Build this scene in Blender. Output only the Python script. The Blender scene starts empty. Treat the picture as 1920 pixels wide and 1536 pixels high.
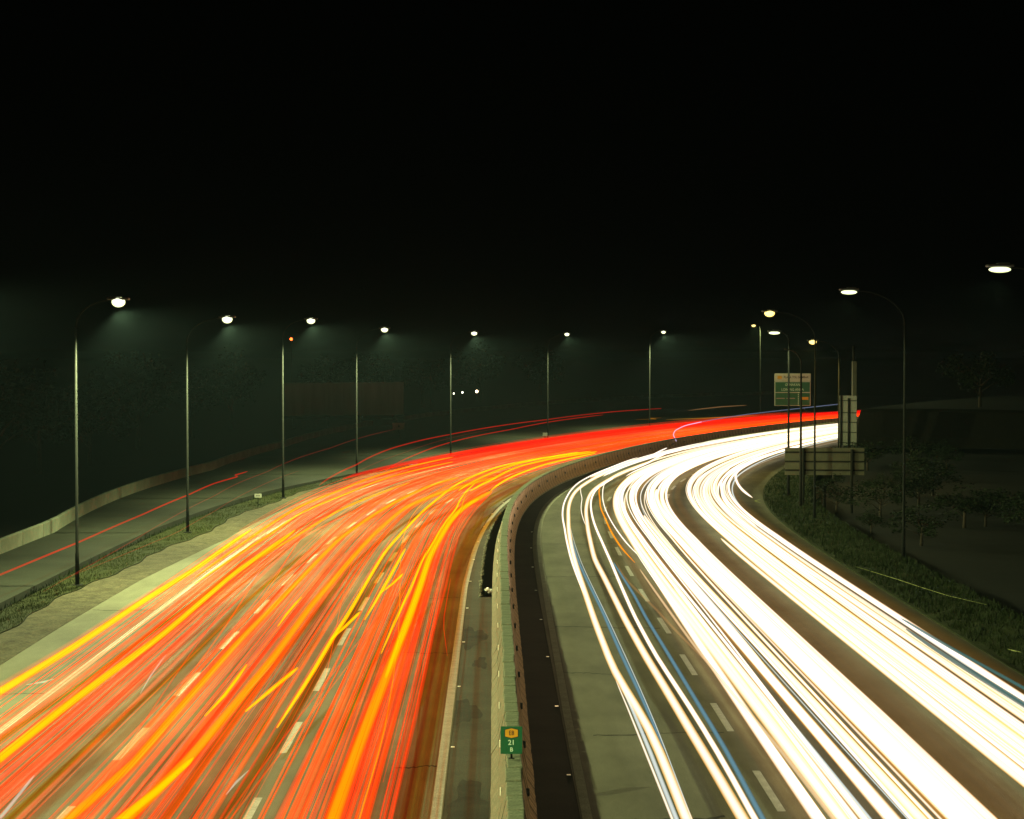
import bpy, bmesh, math, random
import numpy as np
from mathutils import Vector, Matrix

# ------------------------------------------------------------------ camera, night sky, exposure
F, HC = 3600.0, 9.2                      # focal length in photo pixels (1920 wide), eye height in metres
PITCH = math.atan((768 - 664) / F)
sc = bpy.context.scene
COL = sc.collection
cd = bpy.data.cameras.new("camera"); cam = bpy.data.objects.new("camera", cd); COL.objects.link(cam)
cd.sensor_width = 36.0; cd.lens = F / 1920 * 36.0; cd.clip_end = 6000; cd.clip_start = 0.5
cam.location = (0, 0, HC); cam.rotation_euler = (math.pi / 2 - PITCH, 0, 0)
sc.camera = cam
w = bpy.data.worlds.new("World"); sc.world = w; w.use_nodes = True
bg = w.node_tree.nodes["Background"]; bg.inputs[0].default_value = (0.5, 0.8, 0.6, 1); bg.inputs[1].default_value = 0.0004
sc.view_settings.view_transform = 'Standard'; sc.view_settings.look = 'None'
sc.view_settings.gamma = 1; sc.view_settings.exposure = 0; sc.view_settings.use_curve_mapping = False
cy = sc.cycles
cy.use_denoising = True
cy.max_bounces = 4; cy.diffuse_bounces = 2; cy.glossy_bounces = 2; cy.transmission_bounces = 2
cy.volume_bounces = 0; cy.transparent_max_bounces = 160
cy.sample_clamp_indirect = 3.0
LAMP_W = 28500.0                           # street lamp power
LAMP_COL = (0.88, 1.0, 0.48)
HAZE = 0.000065

R = random.Random(7)
NR = np.random.default_rng(7)

# ------------------------------------------------------------------ the road's curve
SN = np.array([0, 60, 100, 120, 140, 160, 190, 220, 260, 300, 420.])
PAR = [1.12269679, -7.59260118e-03, -9.06825062e-08, -2.70463749e-05, -5.18203793e-05, 6.13041632e-04,
       2.31188096e-03, 4.84026495e-03, 3.22935622e-03, 2.56352184e-03, 2.74984215e-03, 3.6e-03, 3.0e-03]
CS = np.arange(0, 520, 0.5)
_k = np.interp(CS, SN, PAR[2:])
CT = PAR[1] + np.concatenate([[0], np.cumsum((_k[1:] + _k[:-1]) / 2 * .5)])
_m = (CT[1:] + CT[:-1]) / 2
CXC = PAR[0] + np.concatenate([[0], np.cumsum(np.sin(_m) * .5)])
CYC = -40 + np.concatenate([[0], np.cumsum(np.cos(_m) * .5)])
CXC = CXC - 0.46 * np.cos(CT); CYC = CYC + 0.46 * np.sin(CT)      # the barrier's centre line

def th(s): return np.interp(s, CS, CT)
def pos(s, u, z=0.0):
    t = th(s)
    return (float(np.interp(s, CS, CXC) + u * np.cos(t)), float(np.interp(s, CS, CYC) - u * np.sin(t)), float(z))
def posv(s, u, z):
    t = th(s)
    return np.stack([np.interp(s, CS, CXC) + u * np.cos(t), np.interp(s, CS, CYC) - u * np.sin(t), z + 0 * s], 1)
_f = np.array([0, math.cos(PITCH), -math.sin(PITCH)]); _u = np.array([0, math.sin(PITCH), math.cos(PITCH)])
def survey(px, py, h=0.0):
    """where on the level at height h a sight line of the photograph meets: how the site was measured"""
    d = _f + (px - 960) / F * np.array([1., 0, 0]) + (768 - py) / F * _u
    t = (h - HC) / d[2]
    return t * d[0], t * d[1]
def to_su(x, y):
    i = int(np.argmin((CXC - x) ** 2 + (CYC - y) ** 2)); t = CT[i]
    return float(CS[i] + (x - CXC[i]) * math.sin(t) + (y - CYC[i]) * math.cos(t)), float((x - CXC[i]) * math.cos(t) - (y - CYC[i]) * math.sin(t))

# ------------------------------------------------------------------ helpers
def tag(o, label=None, cat=None, group=None, kind=None):
    if label: o['label'] = label
    if cat: o['category'] = cat
    if group: o['group'] = group
    if kind: o['kind'] = kind
    return o
def empty(name, loc, rz=0.0):
    o = bpy.data.objects.new(name, None); COL.objects.link(o); o.location = loc; o.rotation_euler = (0, 0, rz); o.empty_display_size = .3
    return o
def link(name, me, parent=None, loc=(0, 0, 0), rot=(0, 0, 0)):
    o = bpy.data.objects.new(name, me); COL.objects.link(o); o.location = loc; o.rotation_euler = rot
    if parent is not None: o.parent = parent
    return o
def mesh(name, v, f, mat=None, smooth=False):
    me = bpy.data.meshes.new(name); me.from_pydata([tuple(a) for a in v], [], [tuple(a) for a in f])
    if mat: me.materials.append(mat)
    if smooth: me.polygons.foreach_set("use_smooth", [True] * len(me.polygons))
    me.update(); return me
def bm_mesh(name, bm, mat, smooth=False):
    me = bpy.data.meshes.new(name); bm.normal_update(); bm.to_mesh(me); bm.free()
    if mat: me.materials.append(mat)
    if smooth: me.polygons.foreach_set("use_smooth", [True] * len(me.polygons))
    return me
def box(bm, c, d, rz=0.0, bev=0.0, rx=0.0):
    r = bmesh.ops.create_cube(bm, size=1.0)['verts']
    M = Matrix.Translation(c) @ Matrix.Rotation(rz, 4, 'Z') @ Matrix.Rotation(rx, 4, 'X') @ Matrix.Diagonal((*d, 1))
    bmesh.ops.transform(bm, matrix=M, verts=r)
    if bev:
        es = list({e for v in r for e in v.link_edges}); bmesh.ops.bevel(bm, geom=es, offset=bev, segments=1, affect='EDGES')
def box_mesh(name, c, d, mat, bev=0.0, rz=0.0, rx=0.0):
    bm = bmesh.new(); box(bm, c, d, rz, bev, rx); return bm_mesh(name, bm, mat)
def tube_data(P, rad, sides=8, cap=True):
    P = np.asarray(P, float); n = len(P); rad = np.broadcast_to(rad, (n,))
    T = np.gradient(P, axis=0); T /= np.linalg.norm(T, axis=1)[:, None] + 1e-9
    up = np.where(np.abs(T[:, 2:3]) > .9, [[0, 1., 0]], [[0, 0, 1.]])
    A = np.cross(T, up); A /= np.linalg.norm(A, axis=1)[:, None]; B = np.cross(A, T)
    a = np.arange(sides) * 2 * np.pi / sides
    V = (P[:, None] + rad[:, None, None] * (np.cos(a)[None, :, None] * A[:, None] + np.sin(a)[None, :, None] * B[:, None])).reshape(-1, 3)
    f = []
    for i in range(n - 1):
        for j in range(sides):
            k = (j + 1) % sides
            f.append((i * sides + j, i * sides + k, (i + 1) * sides + k, (i + 1) * sides + j))
    if cap: f += [tuple(range(sides))[::-1], tuple((n - 1) * sides + j for j in range(sides))]
    return V, f
def set_axis(me, P, sides):
    P = np.asarray(P, float); t = np.gradient(P, axis=0); t /= np.linalg.norm(t, axis=1)[:, None] + 1e-9
    at = me.attributes.new('axis', 'FLOAT_VECTOR', 'POINT'); at.data.foreach_set('vector', np.repeat(t, sides, axis=0).astype(np.float32).ravel())
def tube_mesh(name, P, rad, mat, sides=8):
    v, f = tube_data(P, rad, sides); return mesh(name, v, f, mat, True)

# ------------------------------------------------------------------ materials
def mat(name):
    m = bpy.data.materials.new(name); m.use_nodes = True; nt = m.node_tree
    return m, nt, nt.nodes["Principled BSDF"]
def noisy(name, c1, c2, scale=8, rough=.85, bump=.3, det=6, stretch=None, metal=0.0, fine=None, dist=.02):
    m, nt, b = mat(name); N = nt.nodes; L = nt.links
    tc = N.new('ShaderNodeTexCoord'); src = tc.outputs['Object']
    if stretch:
        mp = N.new('ShaderNodeMapping'); mp.inputs['Scale'].default_value = stretch; L.new(src, mp.inputs[0]); src = mp.outputs[0]
    n = N.new('ShaderNodeTexNoise'); n.inputs['Scale'].default_value = scale; n.inputs['Detail'].default_value = det; n.inputs['Roughness'].default_value = .65
    L.new(src, n.inputs[0])
    r = N.new('ShaderNodeValToRGB'); r.color_ramp.elements[0].position = .32; r.color_ramp.elements[1].position = .68
    r.color_ramp.elements[0].color = (*c1, 1); r.color_ramp.elements[1].color = (*c2, 1)
    L.new(n.outputs[0], r.inputs[0]); out = r.outputs[0]
    hsrc = n.outputs[0]
    if fine:
        n2 = N.new('ShaderNodeTexNoise'); n2.inputs['Scale'].default_value = fine; n2.inputs['Detail'].default_value = 3; L.new(tc.outputs['Object'], n2.inputs[0])
        mx = N.new('ShaderNodeMix'); mx.data_type = 'RGBA'; mx.blend_type = 'OVERLAY'; mx.inputs[0].default_value = .75
        L.new(out, mx.inputs[6]); L.new(n2.outputs[0], mx.inputs[7]); out = mx.outputs[2]; hsrc = n2.outputs[0]
    b.inputs['Specular IOR Level'].default_value = .5 if rough < .8 else .12
    L.new(out, b.inputs['Base Color']); b.inputs['Roughness'].default_value = rough; b.inputs['Metallic'].default_value = metal
    if bump:
        bp = N.new('ShaderNodeBump'); bp.inputs['Strength'].default_value = bump; bp.inputs['Distance'].default_value = dist
        L.new(hsrc, bp.inputs['Height']); L.new(bp.outputs[0], b.inputs['Normal'])
    return m
def emit(name, col, st):
    m, nt, b = mat(name); b.inputs['Base Color'].default_value = (*[min(1, c) * .5 for c in col], 1)
    b.inputs['Emission Color'].default_value = (*col, 1); b.inputs['Emission Strength'].default_value = st
    m.cycles.emission_sampling = 'NONE'
    return m
M_asph = noisy('asphalt', (.070, .067, .040), (.132, .126, .078), .5, .85, .45, 12, stretch=(1, .35, 1), fine=42)
M_asph_right = noisy('asphalt_right', (.058, .055, .034), (.110, .103, .066), .55, .85, .45, 12, stretch=(1, .35, 1), fine=38)
M_patch = noisy('dark_asphalt', (.035, .033, .022), (.06, .056, .038), .5, .9, .35, 9, fine=40)
M_shadow_asph = noisy('shadow_asphalt', (.012, .0115, .008), (.024, .023, .016), .5, .95, .35, 9, fine=40)  # the barrier's shadow put into the asphalt colour
M_slip = noisy('slip_asphalt', (.014, .015, .0095), (.025, .026, .017), .25, .9, .2, 8, fine=40)
M_paint = noisy('road_paint', (.19, .192, .15), (.29, .292, .235), 3.0, .7, .15, 8, fine=30)
M_paint_dim = noisy('worn_road_paint', (.15, .145, .095), (.23, .22, .15), 2.0, .8, .15, 8, fine=30)
M_conc = noisy('concrete', (.095, .09, .054), (.165, .157, .10), 3.5, .9, .35, 8, fine=25)
M_stain = noisy('rust_stained_concrete', (.07, .036, .012), (.42, .25, .125), 1.6, .9, .5, 4, stretch=(.4, 2.8, .25), fine=22)
M_cap = noisy('mossy_concrete', (.085, .094, .054), (.16, .168, .105), 2.5, .9, .4, 8, stretch=(1, 3, 1), fine=18)
M_wall = noisy('old_concrete', (.10, .11, .075), (.19, .20, .14), .6, .9, .3, 8)
M_dirt = noisy('dirt', (.035, .03, .016), (.085, .073, .042), 1.6, .95, .9, 10, fine=12, dist=.1)
M_soil = noisy('dark_soil', (.0035, .0033, .0016), (.008, .007, .0035), 1.2, .95, .8, 10)
M_turf = noisy('turf', (.011, .014, .003), (.024, .027, .006), 2.5, .95, .9, 8)
M_turf_dry = noisy('dry_turf', (.012, .017, .003), (.026, .032, .006), 1.5, .95, .9, 8)
M_blade = noisy('grass_blade', (.014, .019, .003), (.030, .035, .007), 1.2, .8, 0)
M_blade_dim = noisy('dark_grass_blade', (.008, .014, .002), (.016, .025, .004), 1.2, .8, 0)
M_leaf = noisy('leaf', (.005, .01, .002), (.012, .021, .005), 1.3, .8, 0)
M_bark = noisy('bark', (.03, .022, .014), (.06, .045, .03), 6, .95, .6)
M_steel = noisy('galvanised_steel', (.006, .0065, .005), (.010, .011, .008), 3, .9, .1)
M_dark_steel = noisy('dark_painted_steel', (.012, .012, .008), (.022, .021, .014), 3, .85, .1)
M_house = noisy('lamp_housing', (.05, .05, .045), (.07, .07, .06), 5, .5, .05)
M_sign_back = noisy('bare_sheet_aluminium', (.075, .075, .042), (.115, .113, .066), 1.5, .6, .1, 6)
M_board = noisy('weathered_board', (.26, .32, .28), (.44, .52, .46), .35, .9, .15, 8, stretch=(1.2, 1, .12))
M_white = noisy('sign_white', (.40, .42, .33), (.48, .50, .40), 3, .5, 0)
M_green = noisy('sign_green', (.0, .085, .03), (.004, .11, .042), 3, .45, 0)
M_yellow = noisy('sign_yellow', (.52, .26, .005), (.62, .32, .01), 3, .5, 0)
M_black = noisy('sign_black', (.012, .012, .01), (.02, .02, .018), 3, .6, 0)
M_mint = noisy('sign_lettering', (.50, .72, .52), (.56, .78, .58), 3, .5, 0)
M_pinkish = noisy('sign_lettering_dim', (.25, .2, .18), (.32, .26, .22), 3, .5, 0)
M_refl = noisy('reflector_white', (.75, .75, .6), (.85, .85, .7), 5, .35, 0)
M_puck = noisy('reflector_black', (.01, .01, .008), (.02, .018, .015), 5, .5, 0)
M_stud = noisy('road_stud', (.8, .8, .68), (.9, .9, .78), 5, .3, 0)
M_litter = noisy('crumpled_plastic', (.55, .58, .52), (.75, .78, .7), 9, .35, .3)
def globe(name, core, rim):
    m = emit(name, core, 1.0); N = m.node_tree.nodes; L = m.node_tree.links; b = N["Principled BSDF"]
    lw = N.new('ShaderNodeLayerWeight'); lw.inputs[0].default_value = .5
    r = N.new('ShaderNodeValToRGB'); e = r.color_ramp.elements; e[0].position = .35; e[0].color = (*core, 1); e[1].position = .95; e[1].color = (*rim, 1)
    L.new(lw.outputs['Facing'], r.inputs[0]); L.new(r.outputs[0], b.inputs['Emission Color']); return m
M_lens = globe('lamp_lens_white', (1.6, 1.7, 1.2), (.85, 1.0, .30))
M_lens_y = globe('lamp_lens_yellow', (2.0, 1.6, .55), (1.0, .62, .0))
M_red_beacon = emit('beacon_red', (1, .13, .02), 6)
M_far_white = emit('far_lamp_white', (1, .95, .75), 5)
M_far_warm = emit('far_lamp_warm', (1, .72, .45), 8)

def trail_mat(name, core, edge, st, alpha=1.0, k=.8, kc=2.0, var=.25, ab=.4):
    """light drawn out in the air: a rod of glow, strongest where one looks through its middle"""
    m = bpy.data.materials.new(name); m.use_nodes = True; nt = m.node_tree; N = nt.nodes; L = nt.links; N.clear()
    out = N.new('ShaderNodeOutputMaterial'); mix = N.new('ShaderNodeAddShader'); tr = N.new('ShaderNodeBsdfTransparent'); em = N.new('ShaderNodeEmission')
    geo = N.new('ShaderNodeNewGeometry'); at = N.new('ShaderNodeAttribute'); at.attribute_name = 'axis'
    def vec(op, a, b=None):
        n = N.new('ShaderNodeVectorMath'); n.operation = op
        L.new(a, n.inputs[0])
        if b is not None: L.new(b, n.inputs[3] if op == 'SCALE' else n.inputs[1])
        return n.outputs['Value'] if op in ('DOT_PRODUCT', 'LENGTH') else n.outputs[0]
    def math_(op, a, b=None, clamp=False):
        n = N.new('ShaderNodeMath'); n.operation = op; n.use_clamp = clamp
        for i, v in enumerate((a, b)):
            if v is None: continue
            if isinstance(v, (int, float)): n.inputs[i].default_value = v
            else: L.new(v, n.inputs[i])
        return n.outputs[0]
    I, A = geo.outputs['Incoming'], at.outputs['Vector']                  # how near the rod's middle one looks, whatever the angle to its axis
    across = vec('NORMALIZE', vec('SUBTRACT', I, vec('SCALE', A, vec('DOT_PRODUCT', I, A))))
    cos = math_('ABSOLUTE', vec('DOT_PRODUCT', geo.outputs['Normal'], across), None, True)
    tc = N.new('ShaderNodeTexCoord'); no = N.new('ShaderNodeTexNoise'); no.inputs['Scale'].default_value = .06; no.inputs['Detail'].default_value = 3
    oi = N.new('ShaderNodeObjectInfo')
    L.new(tc.outputs['Object'], no.inputs['Vector'])
    v = math_('ADD', math_('MULTIPLY', math_('SUBTRACT', no.outputs[0], .5), 2.2 * var), math_('ADD', math_('MULTIPLY', oi.outputs['Random'], var), 1 - var * .5))
    fac = math_('MULTIPLY', math_('MULTIPLY', math_('POWER', cos, k), alpha), v, True)
    cm = N.new('ShaderNodeMix'); cm.data_type = 'RGBA'; cm.inputs[6].default_value = (*edge, 1); cm.inputs[7].default_value = (*core, 1)
    L.new(math_('POWER', cos, kc, True), cm.inputs[0]); L.new(cm.outputs[2], em.inputs[0]); L.new(math_('MULTIPLY', fac, st), em.inputs[1])
    cc = N.new('ShaderNodeCombineColor')
    for i, a_ in enumerate(ab if isinstance(ab, tuple) else (ab,) * 3): L.new(math_('SUBTRACT', 1.0, math_('MULTIPLY', fac, a_)), cc.inputs[i])
    L.new(cc.outputs[0], tr.inputs[0])
    L.new(tr.outputs[0], mix.inputs[0]); L.new(em.outputs[0], mix.inputs[1]); L.new(mix.outputs[0], out.inputs[0])
    m.cycles.emission_sampling = 'NONE'
    return m
T = {
 'yellow': trail_mat('glow_yellow', (1.0, .60, .0), (1.0, .09, .0), .62, 1.0, .5, .9, .06, (.1, .2, .7)),
 'amber':  trail_mat('glow_amber', (1.0, .38, .0), (1.0, .06, .0), .56, 1.0, .8, 1.2, .12, (.1, .3, .65)),
 'orange': trail_mat('glow_orange', (1.0, .075, .0), (.95, .03, .0), .5, .6, 1.1, 1.5, .35, (.05, .26, .42)),
 'vermilion': trail_mat('glow_vermilion', (1.0, .032, .0), (.9, .018, .0), .5, .5, 1.0, 1.5, .4, (.05, .34, .45)),
 'glow':   trail_mat('glow_wide', (1.0, .035, .0), (.9, .02, .0), .5, .42, 1.6, 1.5, .15, (.03, .2, .3)),
 'red':    trail_mat('glow_red', (1.0, .002, .0), (.85, .003, .0), .5, .5, 1.0, 1.5, .4, (.05, .34, .45)),
 'rose':   trail_mat('glow_rose', (.95, .03, .015), (.8, .02, .012), .5, .32, 1.3, 1.5, .45, (.06, .3, .3)),
 'deepred': trail_mat('glow_deep_red', (.95, .001, .001), (.7, .001, .002), .5, .8, 1.0, 1.5, .25, .5),
 'dimred': trail_mat('glow_dim_red', (.5, .02, .012), (.4, .02, .01), .3, .4, 1.2, 1.5, .3, .1),
 'white':  trail_mat('glow_white', (1.0, .97, .90), (.52, .23, .0), 1.0, 1.0, .6, 1.6, .06, (.35, .37, .45)),
 'warm':   trail_mat('glow_warm_white', (1.0, .93, .74), (.45, .17, .0), .78, .9, .8, 1.9, .2, .4),
 'hot':    trail_mat('glow_hot_white', (1.0, .95, .84), (.80, .37, .0), .8, 1.0, .6, 2.3, .08, (.35, .38, .55)),
 'cool':   trail_mat('glow_cool_white', (.80, .88, .85), (.3, .4, .38), .6, .85, .9, 1.3, .25, .4),
 'gold':   trail_mat('glow_gold', (.55, .22, .01), (.35, .11, .003), .5, .6, 1.2, 1.4, .3, .3),
 'golden_haze': trail_mat('glow_golden_wide', (.42, .15, .0), (.3, .10, .0), .5, .13, 1.6, 1.4, .3, .1),
 'cream':  trail_mat('glow_cream', (1.0, .70, .38), (.8, .42, .12), .52, .9, .8, 1.3, .1, .5),
 'blue':   trail_mat('glow_steel_blue', (.20, .45, .60), (.04, .12, .14), .42, .9, .9, 1.4, .1, .6),
 'teal':   trail_mat('glow_teal', (.10, .24, .22), (.03, .09, .07), .5, .9, .9, 1.4, .1, .8),
 'tan':    trail_mat('glow_tan', (.55, .27, .10), (.3, .14, .03), .35, .5, 1.0, 1.4, .1, .2),
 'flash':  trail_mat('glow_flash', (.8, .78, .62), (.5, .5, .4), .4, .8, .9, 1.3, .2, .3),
 'violet': trail_mat('glow_violet_white', (.85, .70, 1.0), (.5, .35, .7), .55, .95, .7, 1.3, .1, .6),
 'slate':  trail_mat('glow_slate_blue', (.22, .26, .42), (.12, .14, .22), .4, .8, .8, 1.3, .1, .5),
 'lime':   trail_mat('glow_lime', (.42, .48, .10), (.2, .24, .04), .5, .9, .8, 1.3, .1, .4),
}

# ------------------------------------------------------------------ the ground and the carriageways
def srange(a, b, step=2.0): return np.linspace(a, b, max(2, int((b - a) / step) + 1))
def strip(name, s0, s1, ul, ur, z, m, nu=1, skirt=.35, step=2.0, zfun=None, jit=0.0, kind='structure', parent=None):
    S = srange(s0, s1, step); n = len(S)
    UL = np.array([ul(s) if callable(ul) else ul for s in S]); UR = np.array([ur(s) if callable(ur) else ur for s in S])
    rows = []
    if skirt: rows.append((UL, np.full(n, z - skirt)))
    for j in range(nu + 1):
        U = UL + (UR - UL) * j / nu; Z = np.full(n, float(z))
        if zfun: Z = Z + np.array([zfun(s, j / nu) for s in S])
        if jit and 0 < j < nu: Z = Z + NR.normal(0, jit, n)
        rows.append((U, Z))
    if skirt: rows.append((UR, np.full(n, z - skirt)))
    V = np.concatenate([posv(S, U, Z) for U, Z in rows]); k = len(rows); f = []
    for j in range(k - 1):
        for i in range(n - 1): f.append((j * n + i, (j + 1) * n + i, (j + 1) * n + i + 1, j * n + i + 1))
    o = link(name, mesh(name, V, f, m), parent)
    if parent is None: tag(o, kind=kind)
    return o
def lerp_tab(tab):
    a = np.array(tab, float); return lambda s: float(np.interp(s, a[:, 0], a[:, 1]))
me = mesh('ground', [(-2500, -400, -.42), (2500, -400, -.42), (2500, 4500, -.42), (-2500, 4500, -.42)], [(0, 1, 2, 3)], M_soil)
tag(link('ground', me), kind='structure')
SH = lerp_tab([(10, -15), (105, -15), (118, -14.8), (135, -13.95), (160, -13.9), (520, -13.9)])
DRAIN0, DRAIN1 = 112.5, 172.0
strip('left_carriageway', 12, 500, SH, -1.42, 0, M_asph, 6)
strip('median_shoulder', 12, DRAIN0, -1.415, -.40, -.006, M_patch, 2)
strip('median_shoulder', DRAIN0, DRAIN1, -1.415, lambda s: -.9 + .012 * math.sin(s * 9.1) + .012 * math.sin(s * 23.7), -.006, M_patch, 2, step=.25)
strip('median_shoulder', DRAIN1, 500, -1.415, -.40, -.006, M_patch, 2)
strip('drain_channel', DRAIN0, DRAIN1, -.93, -.40, -.38, M_puck, 1, 0)
strip('right_carriageway', 12, 500, 1.32, 14.75, 0, M_asph_right, 6)
strip('median_shoulder', 12, 500, .40, 1.315, -.006, M_shadow_asph, 2)  # strip blackened in colour to deepen the barrier's cast shadow
strip('dirt_strip', 12, 500, lambda s: SH(s) - 1.7 - .18 * math.sin(s * .35) - .1 * math.sin(s * 1.3), SH, .012, M_dirt, 5, .3, 1.0, jit=.03)
GL = lambda s: SH(s) - 1.75 - .18 * math.sin(s * .35) - .1 * math.sin(s * 1.3)
GE = lerp_tab([(10, -18.0), (120, -18.0), (150, -17.6), (200, -15.9), (240, -15.9), (520, -15.9)])
strip('grass_verge', 12, 232, GE, GL, .03, M_turf, 4, .4, 1.0, jit=.03)
SLL = lerp_tab([(10, -18.6), (140, -18.6), (165, -18.2), (205, -15.95), (520, -15.95)])
SLU = lerp_tab([(10, -22.9), (120, -22.95), (138, -23.3), (186, -29.2), (220, -37.6), (282, -58.3), (327, -77.5), (379, -104.), (420, -118), (520, -140)])
strip('slip_road', 12, 430, SLU, SLL, .02, M_slip, 8, .4)
for a, b, s0, s1, m, w_ in ():
    pass
strip('right_verge', 12, 236, 14.755, lambda s: 17.9 + .25 * math.sin(s * .4) + .15 * math.sin(s * 1.1), .05, M_turf_dry, 5, .45, 1.0, jit=.04)
def hill_z(s, t):
    u = 14.76 + t * 47; g = min(1, max(0, (s - 237.6) / 1.2)); g = g * g * (3 - 2 * g)
    r = min(1.0, max(0.0, (u - 14.85) / 1.3)); r = r * r * (3 - 2 * r)
    return .05 + g * (r * 3.7 + .3 * math.sin(s * .21 + t * 9) * t)
strip('hillside', 236.2, 500, 14.76, 61.76, 0, M_soil, 110, .4, .6, zfun=hill_z)

M_stain_dark = noisy('oily_asphalt', (.016, .015, .010), (.035, .033, .022), 1.2, .9, .3, 8, fine=40)
def blot(s0, u0, ls, lu, seed, m):
    r = random.Random(seed); n = 40; v = [pos(s0, u0, -.0035)]
    for i in range(n):
        a = i / n * 2 * math.pi; k = 1 + .22 * math.sin(3 * a + seed) + .12 * math.sin(7 * a + 2 * seed) + r.uniform(-.07, .07)
        v.append(pos(s0 + ls * k * math.sin(a), min(-.5, max(-1.40, u0 + lu * k * math.cos(a))), -.0035))
    tag(link('stain', mesh('stain', v, [(0, 1 + i, 1 + (i + 1) % n) for i in range(n)], m)), kind='structure')
for s0, u0, ls, lu, sd in ((102.2, -1.1, 2.2, .42, 1), (89.2, -1.15, 1.6, .36, 2), (78.5, -.9, 2.4, .45, 3), (97.0, -.8, 1.0, .2, 4)): blot(s0, u0, ls, lu, sd, M_stain_dark)
# tar seams and cracks; some right-hand ones paint a pole's cast shadow
def seam_shadow(s0, u0, u1, wd, seed):
    r = random.Random(seed); n = 26; v = []
    off = 0
    for i in range(n + 1):
        u = u0 + (u1 - u0) * i / n; off += r.gauss(0, .05); k = wd * r.uniform(.5, 1.3)
        v += [pos(s0 + off - k, u, .003), pos(s0 + off + k, u, .003)]
    tag(link('tar_seam_shadow', mesh('tar_seam_shadow', v, [(2 * i, 2 * i + 2, 2 * i + 3, 2 * i + 1) for i in range(n)], M_stain_dark)), kind='structure')
for k, (s0, u0, u1, wd) in enumerate(((77.6, 1.6, 4.2, .09), (86.0, 2.0, 5.2, .05), (95.2, 1.5, 3.0, .05), (104.5, 1.6, 5.2, .06), (119.0, 1.6, 4.6, .06), (133.0, 1.6, 5.2, .07), (82.5, -2.6, -1.5, .06), (99.0, -3.2, -1.5, .05), (112.0, -2.8, -1.5, .06), (92.0, -14.9, -12.6, .06), (109.0, -14.8, -12.6, .06))): seam_shadow(s0, u0, u1, wd, k)
# painted lines
def line(name, s0, s1, uf, wd, m, z=.005):
    return strip(name, s0, s1, lambda s: uf(s) - wd / 2, lambda s: uf(s) + wd / 2, z, m, 1, 0, 1.5)
U_IN = lerp_tab([(12, -1.5), (90, -1.56), (116, -1.54), (145, -1.25), (165, -1.15), (500, -1.3)])
U_D2 = lerp_tab([(12, -5.3), (102, -5.25), (127, -5.04), (150, -4.86), (500, -4.9)])
U_D1 = lerp_tab([(12, -9.05), (93, -8.95), (126, -8.7), (150, -8.45), (500, -8.45)])
U_OUT = lerp_tab([(12, -12.6), (92, -12.45), (150, -12.35), (500, -12.1)])
U_RIN = lerp_tab([(12, 1.4), (88, 1.47), (119, 1.63), (500, 1.75)])
U_R1 = lerp_tab([(12, 5.5), (98, 5.38), (132, 5.3), (170, 4.98), (500, 4.95)])
U_R2 = lerp_tab([(12, 9.35), (130, 9.2), (170, 8.6), (500, 8.5)])
U_ROUT = lerp_tab([(12, 12.9), (120, 12.6), (172, 12.1), (223, 11.85), (500, 11.8)])
line('edge_line', 12, 480, U_IN, .22, M_paint); line('edge_line', 12, 480, U_OUT, .2, M_paint)
line('edge_line', 12, 480, U_RIN, .2, M_paint_dim); line('edge_line', 12, 480, U_ROUT, .16, M_paint)
def dashes(uf, m, phase, n, what, where, period):
    for i in range(n):
        a = phase + i * period; uj = R.uniform(-.02, .02)
        o = strip('lane_dash', a, a + 3.75 * period / 8.15, lambda s: uf(s) + uj - .085, lambda s: uf(s) + uj + .085, .006, m, 1, 0, 1.0)
# dash ends measured on the near dashes
def s_of(px, py): return to_su(*survey(px, py))[0]
dashes(U_D2, M_paint, s_of(517, 1413) - 4 * 8.2, 38, '', '', 8.2)
dashes(U_D1, M_paint, s_of(210, 1426) - 4 * 8.2, 38, '', '', 8.2)
dashes(U_R1, M_paint, s_of(1477, 1522) - 4 * 8.2, 38, '', '', 8.2)
dashes(U_R2, M_paint, s_of(1477, 1522) - 4 * 8.2 + 3, 38, '', '', 8.2)

# ------------------------------------------------------------------ the concrete median barrier
bar = empty('concrete_barrier', pos(80, 0)); tag(bar, 'long concrete median barrier of capped blocks curving between the two carriageways', 'barrier')
LB = 1.18
prof = [(-.46, 0), (-.46, .09), (-.31, .32), (-.165, .97), (.165, .97), (.31, .32), (.46, .09), (.46, 0)]
def block_mesh(seed):
    r = random.Random(seed); v = []; f = []; n = 5
    for i in range(n + 1):
        y = -LB / 2 + .008 + (LB - .016) * i / n
        for k, (x, z) in enumerate(prof):
            e = .006 if 0 < k < 7 else 0
            v.append((x + r.uniform(-e, e), y, max(0, z + (r.uniform(-e, e) if z > 0 else 0))))
    m = len(prof)
    for i in range(n):
        for k in range(m - 1): f.append((i * m + k, (i + 1) * m + k, (i + 1) * m + k + 1, i * m + k + 1))
    f += [tuple(range(m)), tuple(n * m + k for k in range(m))[::-1]]
    me = mesh('barrier_block', v, f, M_conc); me.materials.append(M_stain)
    for i in range(n):
        for k in range(4, 6): me.polygons[i * (m - 1) + k].material_index = 1
    return me
def cap_mesh(seed):
    r = random.Random(seed); bm = bmesh.new()
    box(bm, (r.uniform(-.014, .014), 0, 1.012 + r.uniform(-.012, .012)), (.315 + r.uniform(-.012, .012), LB - .05 - r.uniform(0, .03), .085), r.uniform(-.02, .02), .018)
    return bm_mesh('cap_stone', bm, M_cap)
BM = [block_mesh(i) for i in range(8)]; CM = [cap_mesh(i) for i in range(12)]
ref_l = box_mesh('reflector', (0, 0, 0), (.025, .10, .15), M_refl, .006)
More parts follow.
